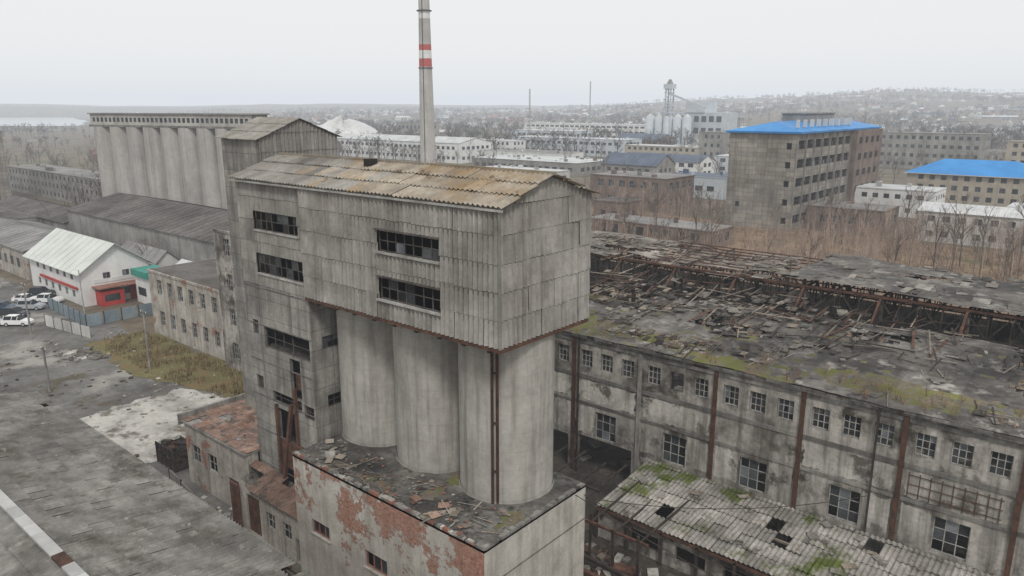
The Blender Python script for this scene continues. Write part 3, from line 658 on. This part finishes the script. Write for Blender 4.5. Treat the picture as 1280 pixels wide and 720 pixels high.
house('long_grey_building',-374,-274,106,120,10,'grey','groof',3,4,1.6,1.6)
house('tall_grey_building',-350,-322,68,91.5,26,'gpanel','groof',6,3.6,1.8,2,nx=0)
house('low_storehouse',-262,-206,69,82,6.5,'conc','darkroof',1,5,2,2,roof='gx',rise=2)
house('brick_row',-272,-232,104,114,8,'brown','darkroof',2,4,1.8,1.6,roof='gx',rise=3)
def fence(name,p,q,h,mat,post='steel'):
    b=B(name); p=Vector(p);q=Vector(q);n=int((q-p).length/2.5)
    d=(q-p).normalized(); Nn=Vector((d.y,-d.x,0))
    for i in range(n):
        F=(p.lerp(q,i/n),d,Vector((0,0,1)),Nn); b.obox('panels',F,.05,2.42,.1,h+U(-.05,.05),-.03,.03,mat,U(.8,1.15)); b.obox('posts',F,-.06,.06,0,h+.15,-.07,.07,post)
    b.done()
fence('metal_fence',(-146,44.5,0),(-128,44,0),2.1,'fence'); fence('metal_fence',(-128,44,0),(-128,58,0),2.1,'fence')
fence('concrete_fence',(-134,40,0),(-121,42,0),1.9,'offw'); fence('concrete_fence',(-66,28,0),(-60,27.3,0),1.8,'grey')
fence('concrete_fence',(-120,92.5,0),(40,92.5,0),2.2,'grey')

# left silo row, standing at a slight angle to the factory grid
b=B('grain_silo_row'); FOOT.append((-236,-170,86,108))
E=Vector((.969,.246,0)).normalized(); Nf=Vector((E.y,-E.x,0)); P0=Vector((-228.5,90.9,0))
for i in range(9):
    c=P0+E*(6.75*i)
    for q in range(5): b.cyl('silo_%d'%(i+1),c.x,c.y,q*5.9,q*5.9+5.9,3.25,3.25,56,'silo2',(.97,1.03,.86,1.04,1.,.95,1.03,1.,1.)[i],cap=(q==4))
Fs=(P0,E,Vector((0,0,1)),Nf)
b.obox('gap_shade_wall',Fs,0,54,0,29.2,-3.,-1.2,'conc',.35)  # wall added behind the silos, tinted dark to put shade in the gaps
b.obox('gallery_floor',Fs,-3.6,58,29.5,30.05,-3.4,2.7,'conc',.7)
Fg=(P0+E*(-3.3)+Nf*2.3+Vector((0,0,30.05)),E,Vector((0,0,1)),Nf)
wall(b,Fg,61,2.9,[(1+i*1.7,2.1+i*1.7,.8,2.,'win') for i in range(35)],'silo2',part='gallery')
b.obox('gallery',Fg,0,61,0,2.9,-5.6,-5.4,'conc'); b.obox('gallery',Fg,0,.2,0,2.9,-5.39,-.003,'conc'); b.obox('gallery',Fg,60.8,61,0,2.9,-5.39,-.003,'conc')
b.obox('gallery_roof',Fg,-.5,61.5,2.92,3.25,-5.9,.45,'groof'); b.done()

# cars
def car(name,x,y,yaw,mat,suv=False):
    b=B(name); c,s=math.cos(yaw),math.sin(yaw)
    def T(p): return (x+p[0]*c-p[1]*s,y+p[0]*s+p[1]*c,p[2]+.04)
    H1=.95 if not suv else 1.08; HR=1.45 if not suv else 1.72
    low=[(-2.2,.35),(-2.25,.7),(-2.15,H1),(-1.,H1+.02),(.9,H1-.02),(1.9,H1-.14),(2.2,.68),(2.22,.35)]
    up=[(-2.0,H1),(-1.6,HR-.03),(-.9,HR),(.2,HR-.02),(.95,H1)] if suv else [(-1.75,H1),(-1.15,HR-.03),(-.5,HR),(.2,HR-.03),(.95,H1)]
    w=.88
    def loft(prof,w0,w1,m,ms,part):
        n=len(prof); zb=min(p[1] for p in prof); zt=max(p[1] for p in prof)
        wf=lambda z:w0+(w1-w0)*(z-zb)/(zt-zb)
        for sg in (-1,1): b.poly(part,[T((p[0],sg*wf(p[1]),p[1])) for p in prof],ms)
        for i in range(n-1):
            a,d=prof[i],prof[i+1]; mm=m[i] if isinstance(m,list) else m
            b.poly(part,[T((a[0],-wf(a[1]),a[1])),T((d[0],-wf(d[1]),d[1])),T((d[0],wf(d[1]),d[1])),T((a[0],wf(a[1]),a[1]))],mm)
    loft(low,w,w-.04,mat,mat,'body'); loft(up,w-.05,w-.2,['carglass',mat,mat,'carglass'],'carglass','cabin')
    for sg in (-1,1):
        for px in (-1.9,-.55,.35):
            b.poly('pillars',[T((px,sg*(w-.04),H1)),T((px+.1,sg*(w-.04),H1)),T((px+.25,sg*(w-.185),HR-.05)),T((px+.15,sg*(w-.185),HR-.05))],mat)
    for sx in (-1.35,1.35):
        for sg in (-1,1):
            for k in range(14):
                a0,a1=2*math.pi*k/14,2*math.pi*(k+1)/14
                P=lambda a,r,yy:T((sx+r*math.cos(a),yy,.33+r*math.sin(a)))
                b.poly('wheels',[P(a0,.33,sg*.7),P(a1,.33,sg*.7),P(a1,.33,sg*.92),P(a0,.33,sg*.92)],'rubber')
                b.poly('wheels',[P(a0,.33,sg*.92),P(a1,.33,sg*.92),P(a1,.2,sg*.93),P(a0,.2,sg*.93)],'rubber')
                b.poly('wheels',[P(a0,.2,sg*.93),P(a1,.2,sg*.93),P(0,0,sg*.93)],'cars')
    for sg in (-1,1):
        b.poly('lights',[T((2.215,sg*.5,.6)),T((2.215,sg*.8,.6)),T((2.12,sg*.8,.76)),T((2.12,sg*.5,.76))],'chrome')
        b.poly('lights',[T((-2.26,sg*.55,.7)),T((-2.26,sg*.82,.7)),T((-2.2,sg*.82,.9)),T((-2.2,sg*.55,.9))],'lamp')
    b.done()
car('parked_car',-138.,37.2,.72,'carw',True); car('parked_car',-144.,38.6,.6,'card',True); car('parked_car',-147.5,42.2,.75,'cars',True); car('parked_car',-151.,39,.7,'carb')
car('parked_car',-141.5,34.3,.7,'cars'); car('parked_car',-154,43.5,.7,'carw'); car('parked_car',-157,47,.7,'card',True); car('parked_car',-150,46,.7,'carw',True)
def pole(name,x,y,h,arm=True):
    b=B(name); b.cyl('post',x,y,0,h,.17,.11,12,'conc')
    if arm:
        b.bar('crossarm',(x-.8,y,h-.4),(x+.8,y,h-.4),.06,'steel')
        for k in (-.7,0,.7): b.cyl('insulators',x+k,y,h-.34,h-.1,.05,.04,8,'white')
    b.done()
pole('utility_pole',-100,41.5,8.5); pole('utility_pole',-101.5,29.6,6.,True); pole('utility_pole',-128,36,9); pole('utility_pole',-20,100,9); pole('utility_pole',-60,130,9); pole('utility_pole',-62,41.5,8)
def lamp(x,y,h):
    b=B('street_lamp'); b.cyl('post',x,y,0,h,.12,.07,10,'frame'); b.bar('arm',(x,y,h-.1),(x+1.2,y-.6,h+.3),.05,'frame'); b.box('lantern',x+1.,x+1.7,y-.85,y-.5,h+.2,h+.36,'white'); b.done()
lamp(-134,46,8.5); lamp(-156,36,8.5); lamp(-170,44,8.5)

# ------------------------------------------------------------ big blue roof building
b=B('blue_roof_factory_block'); FOOT.append((-98,-70,212,292))
x0,x1,y0,y1,h=-96,-76,213.5,262,27.4
ops=[]
for f in range(5):
    for k in range(7): ops.append((k*6.9+.4,k*6.9+6.6,f*5.3+2.,f*5.3+4.5,'bars' if random.random()<.75 else 'win'))
wall(b,FR(x1,y0,0,'+x'),y1-y0,h,ops,'gpanel',nx=4,nz=2,depth=.6,fm='framed',fw=.12,miss=.8)
wall(b,FR(x0,y0,0,'-y'),x1-x0,h,[(17,18.5,f*5.3+2,f*5.3+3.8,'void') for f in range(5)]+[(3,4.2,6,7.5)],'gpanel',depth=.5)
wall(b,FR(x1,y1,0,'+y'),x1-x0,h,[],'gpanel'); wall(b,FR(x0,y1,0,'-x'),y1-y0,h,[],'gpanel')
for f in range(1,6): b.box('floors',x0+.2,x1-.7,y0+.6,y1-.2,f*5.3-.2,f*5.3,'conc',.5); 
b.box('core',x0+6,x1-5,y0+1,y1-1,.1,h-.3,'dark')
for k in range(8): b.box('piers',x1+.003,x1+.35,y0+k*6.9-.2,y0+k*6.9+.2,0,h,'grey',.9)
b.box('stair_block',-88,-74,262.2,292,0,27.5,'brown',.9)
for f in range(5):
    for k in range(4): b.box('stair_block',-73.98,-73.9,265+k*6.5,268+k*6.5,f*5.3+2,f*5.3+4,'dark')
b.box('parapet',x0-.3,x1+.5,y0-.3,y1,h+.003,h+.7,'grey')
zb=h+.72
P=[(x0-1,y0-1,zb),(x1+1.2,y0-1,zb),(x1+1.2,293,zb),(x0-1,293,zb)]; r=[((x0+x1)/2,y0+9,zb+2.6),((x0+x1)/2,284,zb+2.6)]
for q in ([P[0],P[1],r[0]],[P[1],P[2],r[1],r[0]],[P[2],P[3],r[1]],[P[3],P[0],r[0],r[1]]): b.poly('roof',q,'blueroof')
b.box('roof',x0-1,x1+1.2,y0-1,293,zb-.5,zb-.01,'blueroof',.8)
b.box('penthouse',-91,-82,240,262,zb+.5,zb+4.6,'grey'); b.box('penthouse',-91.3,-81.7,239.7,262.3,zb+4.6,zb+5,'groof')
for k in range(9): b.box('chimneys',x1-3-k*.1,x1-2.2,y0+6+k*6,y0+6.8+k*6,zb+1,zb+3.2,'white',.8)
b.done()
house('grey_apartment_block',-126,-70,484,500,20,'grey','groof',4,4,2,2)
house('grey_apartment_block',-52,-20,420,436,19,'beige','groof',5,3.6,1.8,1.8)
house('blue_hip_roof_building',-70,-26,316.5,337,10.7,'beige','blueroof',3,3.8,1.8,1.9,roof='hip',rise=5.,over=1.)
house('two_storey_office',-45,8,221.5,236,8.,'offw','lroof',2,3.6,1.8,1.6,nx=2,nz=1,roof='gx',rise=1.6)
house('white_office',-75,-50,266,282,8.6,'white','lroof',2,3.4,1.7,1.5)
house('low_brick_workshop',-75,-54,224,240,6.4,'brown','groof',1,4,2.5,2.2,nx=2,nz=2)
house('brown_brick_workshop',-154,-123,226,246,11,'brown','groof',2,4.4,2.4,2.4,nx=3,nz=2)
house('slate_gable_building',-194,-165,293,310,9.5,'grey','dblueroof',2,4,2,1.6,roof='gx',rise=4.5)
house('grey_depot',-150,-123,272,290,8,'palewall','dblueroof',1,5,3,2)
house('beige_workshop',-257,-206,415,432,11,'beige','lroof',3,4,2,1.8)
house('white_workshop',-385,-283,455,480,12,'palewall','lroof',2,5,3,2)
house('white_factory_hall',-573,-383,698,725,16,'white','lroof',3,7,5,2.,)
house('flat_storehouse',-297,-223,315,350,6.5,'grey','lroof',1,5,3,2)
house('flat_storehouse',-330,-268,362,385,7.5,'white','groof',1,5,3,2)
house('white_office_block',-381,-333,393,408,12,'white','lroof',3,4,2,2)
house('white_long_hall',-469,-332,341,371,12.5,'white','lroof',2,4.5,2.5,2,roof='gx',rise=3)
house('grey_mill',-207,-190,417,435,20,'grey','groof',4,4,1.6,2)
house('boiler_house',-614,-574,536,560,19,'grey','dblueroof',2,6,3,3)
house('brick_garage_row',-118,-80,172,184,4.5,'brown','groof',1,4,2.4,2.4,skip=.1)
house('brick_hut',-128,-117,190,200,7,'brown','darkroof',1,4,1.6,2)
house('white_shed',-30,25,262,275,6,'white','lroof',1,5,3,2)
house('distant_depot',-520,-455,300,325,9,'palewall','groof',1,6,4,2)
house('distant_depot',-260,-190,520,550,12,'offw','groof',2,6,4,2)
house('distant_depot',-470,-400,560,590,13,'palewall','lroof',2,6,4,2)
house('distant_depot',-160,-100,600,640,12,'beige','groof',3,5,3,2)
house('distant_depot',-250,-205,270,284,6,'offw','lroof',1,5,3,2)
house('distant_depot',-215,-170,345,362,8,'white','dblueroof',2,5,3,2,roof='gx',rise=3)
house('distant_depot',-180,-150,382,400,9,'palewall','lroof',2,5,3,2)
house('distant_depot',-60,10,520,545,11,'white','lroof',2,5,3,2)
house('distant_depot',-330,-290,520,540,10,'brown','dblueroof',2,5,3,2,roof='gx',rise=4)
house('distant_depot',-40,20,345,362,9,'beige','groof',2,4,2,2,roof='gx',rise=3)
house('teal_warehouse',-1080,-1030,540,570,20,'teal','greenroof',0,5,3,2)
b=B('distant_grain_elevator'); FOOT.append((-345,-280,610,640))
b.box('building',-340,-282,613,640,0,30,'palewall'); b.box('building',-318,-300,612,636,30,39,'palewall'); 
for i in range(8):
    b.box('window_bands',-338+i*7,-333.5+i*7,612.9,612.96,22,27,'glass'); b.box('window_bands',-338+i*7,-333.5+i*7,612.9,612.96,12,17,'glass')
for i in range(5): b.cyl('bins',-346-0*i+i*9,600,0,26,4.,4.,24,'palewall'); b.cyl('bins',-346+i*9,600,26,29,4.,.6,24,'lroof')
for dx in(-3,3):
    for dy in (-3,3): b.bar('head_tower',(-328+dx,600+dy,0),(-328+dx*.8,600+dy*.8,50),.5,'palewall')
for zz in range(5,50,6): 
    b.box('head_tower',-331.5,-324.5,596.5,603.5,zz,zz+.5,'palewall'); b.bar('head_tower',(-331,597,zz),(-325,597,zz+6),.25,'palewall')
b.box('head_tower',-332,-324,596,604,50,54,'palewall'); b.cyl('head_tower',-328,600,54,58,3.,1.,16,'groof')
b.bar('conveyor',(-328,600,46),(-295,603,34),.9,'palewall'); b.done()
# chimney
b=B('factory_chimney')
cx,cy=-256.,242.
zs=[0,20,40,52.4,56,59.5,62,73,76,95,100]; cm=['chim','chim','chim','chr','white','chr','chim','white','chim','chr']
for i in range(len(zs)-1):
    r=lambda z:3.8-1.7*z/100
    b.cyl('shaft',cx,cy,zs[i],zs[i+1],r(zs[i]),r(zs[i+1]),32,cm[i],cap=(i==len(zs)-2))
for zz in (51.8,76.2): b.cyl('platforms',cx,cy,zz,zz+.3,3.4,3.4,24,'steel')
b.bar('ladder',(cx+1.6,cy-3.4,0),(cx+1,cy-2.1,98),.12,'steel'); b.done()
for (x,y,h) in ((-420,520,50),(-60,560,42),(-480,700,62)):
    b=B('lattice_mast')
    for k in range(3):
        a=k*2.09; b.bar('legs',(x+1.2*math.cos(a),y+1.2*math.sin(a),0),(x+.4*math.cos(a),y+.4*math.sin(a),h),.12,'frame')
    for zz in range(2,int(h),3): b.bar('braces',(x-1,y,zz),(x+1,y,zz+3),.07,'frame')
    b.done()
b=B('gravel_pile'); cx,cy,rr,hh=-530,402,52,23; n=40
def pz(i,j):
    r=j/10; a=2*math.pi*i/n; h=hh*max(0,1-r**1.2)*(1+.35*noise.noise(Vector((math.cos(a)*2,math.sin(a)*2,r*3)))); return (cx+rr*r*math.cos(a)*1.5,cy+rr*r*math.sin(a),h)
for i in range(n):
    for j in range(10): b.poly('heap',[pz(i,j),pz(i,j+1),pz((i+1)%n,j+1),pz((i+1)%n,j)],'pile',1.,True)
b.done()

# ------------------------------------------------------------ distant town
def infoot(x,y,m=3):
    return any(a-m<x<c+m and d-m<y<e+m for a,c,d,e in FOOT)
b=B('distant_town'); cnt=0
while cnt<1350:
    f=U(480,2900)**1.; r=U(-.75,.85)*f
    if r<0 and random.random()<.3: continue
    if r<-.3*f and random.random()<.85: continue
    x=-.646*f+.763*r; y=.763*f+.646*r
    if infoot(x,y,20) or (f>1250 and r<-.5*f): continue
    if noise.noise(Vector((x*.003,y*.003,17)))<-.2: continue
    z=hz(x,y)-1; L=U(9,18) if random.random()<.83 else U(25,60); w=U(8,11); h=U(3.5,6.5); a=random.choice((0,1))
    if a: L,w=w,L
    wm=random.choice(('white','beige','offw','brown','grey')); rm=random.choice(('groof','groof','brown','darkroof','lroof','dblueroof','redbrick'))
    x0,x1,y0,y1=x-L/2,x+L/2,y-w/2,y+w/2; t=U(.8,1.1)
    b.poly('walls',[(x0,y0,z),(x1,y0,z),(x1,y0,z+h),(x0,y0,z+h)],wm,t); b.poly('walls',[(x1,y0,z),(x1,y1,z),(x1,y1,z+h),(x1,y0,z+h)],wm,t)
    b.poly('walls',[(x0,y0,z),(x0,y1,z),(x0,y1,z+h),(x0,y0,z+h)],wm,t)
    r_=min(L,w)*.3
    if not a:
        ym=(y0+y1)/2; b.poly('roofs',[(x0,y0-.5,z+h),(x1,y0-.5,z+h),(x1,ym,z+h+r_),(x0,ym,z+h+r_)],rm,t); b.poly('roofs',[(x0,y1,z+h),(x1,y1,z+h),(x1,ym,z+h+r_),(x0,ym,z+h+r_)],rm,t); b.poly('walls',[(x1,y0,z+h),(x1,y1,z+h),(x1,ym,z+h+r_)],wm,t)
    else:
        xm=(x0+x1)/2; b.poly('roofs',[(x1+.5,y0,z+h),(x1+.5,y1,z+h),(xm,y1,z+h+r_),(xm,y0,z+h+r_)],rm,t); b.poly('roofs',[(x0,y0,z+h),(x0,y1,z+h),(xm,y1,z+h+r_),(xm,y0,z+h+r_)],rm,t); b.poly('walls',[(x0,y0,z+h),(x1,y0,z+h),(xm,y0,z+h+r_)],wm,t)
    for k in range(2): 
        q=x0+(k+.3)*L/2; b.poly('windows',[(q,y0-.05,z+h*.5),(q+1.3,y0-.05,z+h*.5),(q+1.3,y0-.05,z+h*.8),(q,y0-.05,z+h*.8)],'glass')
    cnt+=1
b.done()

# ------------------------------------------------------------ bare trees
def proto(h,seed,levels=3,kids=5,spread=.6,r0=.02,minr=.0):
    rg=random.Random(seed); Q=[]
    def seg(p,d,L,r,l):
        x=d.cross(Vector((rg.uniform(-1,1),rg.uniform(-1,1),rg.uniform(-1,1)))).normalized(); q=p+d*L; r1=r*.5
        if l>=levels-1 and levels>1: Q.append([p-x*r,p+x*r,q+x*r1*.6,q-x*r1*.6])
        else:
            y=d.cross(x)
            c=[x*math.cos(a)+y*math.sin(a) for a in (0,2.09,4.19)]
            for i in range(3): Q.append([p+c[i]*r,p+c[(i+1)%3]*r,q+c[(i+1)%3]*r1,q+c[i]*r1])
        if l<levels:
            for k in range(kids if l else kids+3):
                t=rg.uniform(.25,1.) if l else rg.uniform(.28,.98); a=rg.uniform(0,6.28)
                nd_=(d+Vector((math.cos(a),math.sin(a),rg.uniform(0,.5)))*spread).normalized()
                seg(p+d*L*t,nd_,L*rg.uniform(.32,.55)*(1.15-.45*t),max(r*.45,minr),l+1)
    seg(Vector((0,0,0)),Vector((rg.uniform(-.06,.06),rg.uniform(-.06,.06),1)).normalized(),h,h*r0,0)
    return np.array([[list(v) for v in q] for q in Q],dtype=np.float32)
def mass(name,protos,places,mat):
    out=[];tn=[]
    for (x,y,z,s,w) in places:
        P=random.choice(protos); a=U(0,6.28); c,sn=math.cos(a),math.sin(a)
        Rm=np.array([[c,-sn,0],[sn,c,0],[0,0,1]],dtype=np.float32)
        q=(P@Rm.T)*np.array([s*w,s*w,s],dtype=np.float32)+np.array([x,y,z],dtype=np.float32); out.append(q); tn.append(np.full(len(q),U(.7,1.35),dtype=np.float32))
    A=np.concatenate(out).reshape(-1,3); T=np.concatenate(tn); nf=len(T)
    me=bpy.data.meshes.new(name); me.vertices.add(len(A)); me.vertices.foreach_set('co',A.ravel())
    me.loops.add(nf*4); me.loops.foreach_set('vertex_index',np.arange(nf*4,dtype=np.int32))
    me.polygons.add(nf); me.polygons.foreach_set('loop_start',np.arange(0,nf*4,4,dtype=np.int32))
    me.update(calc_edges=True); me.materials.append(mt[mat])
    at=me.attributes.new('tint','FLOAT','FACE'); at.data.foreach_set('value',T)
    o=bpy.data.objects.new(name,me); sc_.collection.objects.link(o); print(name,nf)
sap=[proto(1.,i,2,5,.42,.009,.003) for i in range(6)]
pl=[]
while len(pl)<2300:
    x,y=U(-150,45),U(95,222)
    if infoot(x,y,1.5) or noise.noise(Vector((x*.03,y*.03,0)))<-.12+.2*random.random(): continue
    pl.append((x,y,0,U(3.5,9.5),U(.6,.9)))
mass('bare_saplings',sap,pl,'birch')
tr=[proto(1.,20+i,3,5,.75,.016,.003) for i in range(6)]
pl=[]
while len(pl)<420:
    f=U(150,520); r=U(-.72,.74)*f; x=-.646*f+.763*r; y=.763*f+.646*r
    if infoot(x,y,2) or noise.noise(Vector((x*.015,y*.015,4)))<-.05: continue
    pl.append((x,y,0,U(7,13),U(.8,1.2)))
while len(pl)<490:
    x,y=U(-140,40),U(100,225)
    if infoot(x,y,2): continue
    pl.append((x,y,0,U(6,11),U(.8,1.1)))
for (x,y,s) in ((-176,45,9),(-205,46,8),(-64,46,6),(-262,100,12),(-150,64,8),(-220,70,9)): pl.append((x,y,0,s,1))
mass('bare_trees',tr,pl,'bark')
far=[proto(1.,40+i,3,4,.85,.02,.008) for i in range(5)]
pl=[]
while len(pl)<5400:
    f=480+2600*random.random()**1.1; r=U(-.75,.82)*f; x=-.646*f+.763*r; y=.763*f+.646*r
    if infoot(x,y,4) or noise.noise(Vector((x*.004,y*.004,7)))+.5*noise.noise(Vector((x*.02,y*.02,7)))<0: continue
    if 1250<f<2600 and r<-.5*f: continue
    pl.append((x,y,hz(x,y)-.5,U(8,15) if r>-.3*f else U(6,10),U(.9,1.6)))
mass('distant_trees',far,pl,'twig')

# ------------------------------------------------------------ haze, world, sun, camera
hm=bpy.data.materials.new('air_haze'); hm.use_nodes=True; nt=hm.node_tree; nt.nodes.clear()
out=nd(nt,'ShaderNodeOutputMaterial'); DN=.00029
ab=nd(nt,'ShaderNodeVolumeAbsorption',{'Color':(0,0,0,1),'Density':DN}); em=nd(nt,'ShaderNodeEmission',{'Color':(.72,.765,.82,1),'Strength':DN})  # air glows by emission, standing in for scattered sky light
ad=nd(nt,'ShaderNodeAddShader',{0:ab.outputs[0],1:em.outputs[0]}); nt.links.new(ad.outputs[0],out.inputs['Volume'])
bh=B('atmospheric_haze'); mt['haze']=hm; bh.box('air',-9000,9000,-9000,9000,-30,150,'haze'); bh.done()

w=bpy.data.worlds.new('World'); sc_.world=w; w.use_nodes=True; nt=w.node_tree
bg=nt.nodes['Background']
sky=nd(nt,'ShaderNodeTexSky',sky_type='NISHITA'); sky.sun_disc=False; sky.sun_elevation=math.radians(48); sky.sun_rotation=math.radians(130)
mx=nd(nt,'ShaderNodeMixRGB',{0:.94,1:sky.outputs[0],2:(9.6,9.55,9.4,1)})
nt.links.new(mx.outputs[0],bg.inputs[0]); bg.inputs[1].default_value=.095
L=bpy.data.lights.new('sun','SUN'); L.energy=1.5; L.angle=math.radians(10); L.color=(1,.97,.93)
so=bpy.data.objects.new('sun',L); sc_.collection.objects.link(so)
az=math.radians(130); el=math.radians(48)
d=Vector((math.sin(az)*math.cos(el),math.cos(az)*math.cos(el),math.sin(el)))
so.rotation_euler=d.to_track_quat('Z','Y').to_euler()
cam=bpy.data.cameras.new('camera'); cam.lens=26.16; cam.sensor_width=36; cam.clip_end=20000; cam.clip_start=.5
co=bpy.data.objects.new('camera',cam); sc_.collection.objects.link(co); co.location=(0,0,35)
co.rotation_euler=(math.radians(90-13.7),0,math.radians(40.25)); sc_.camera=co
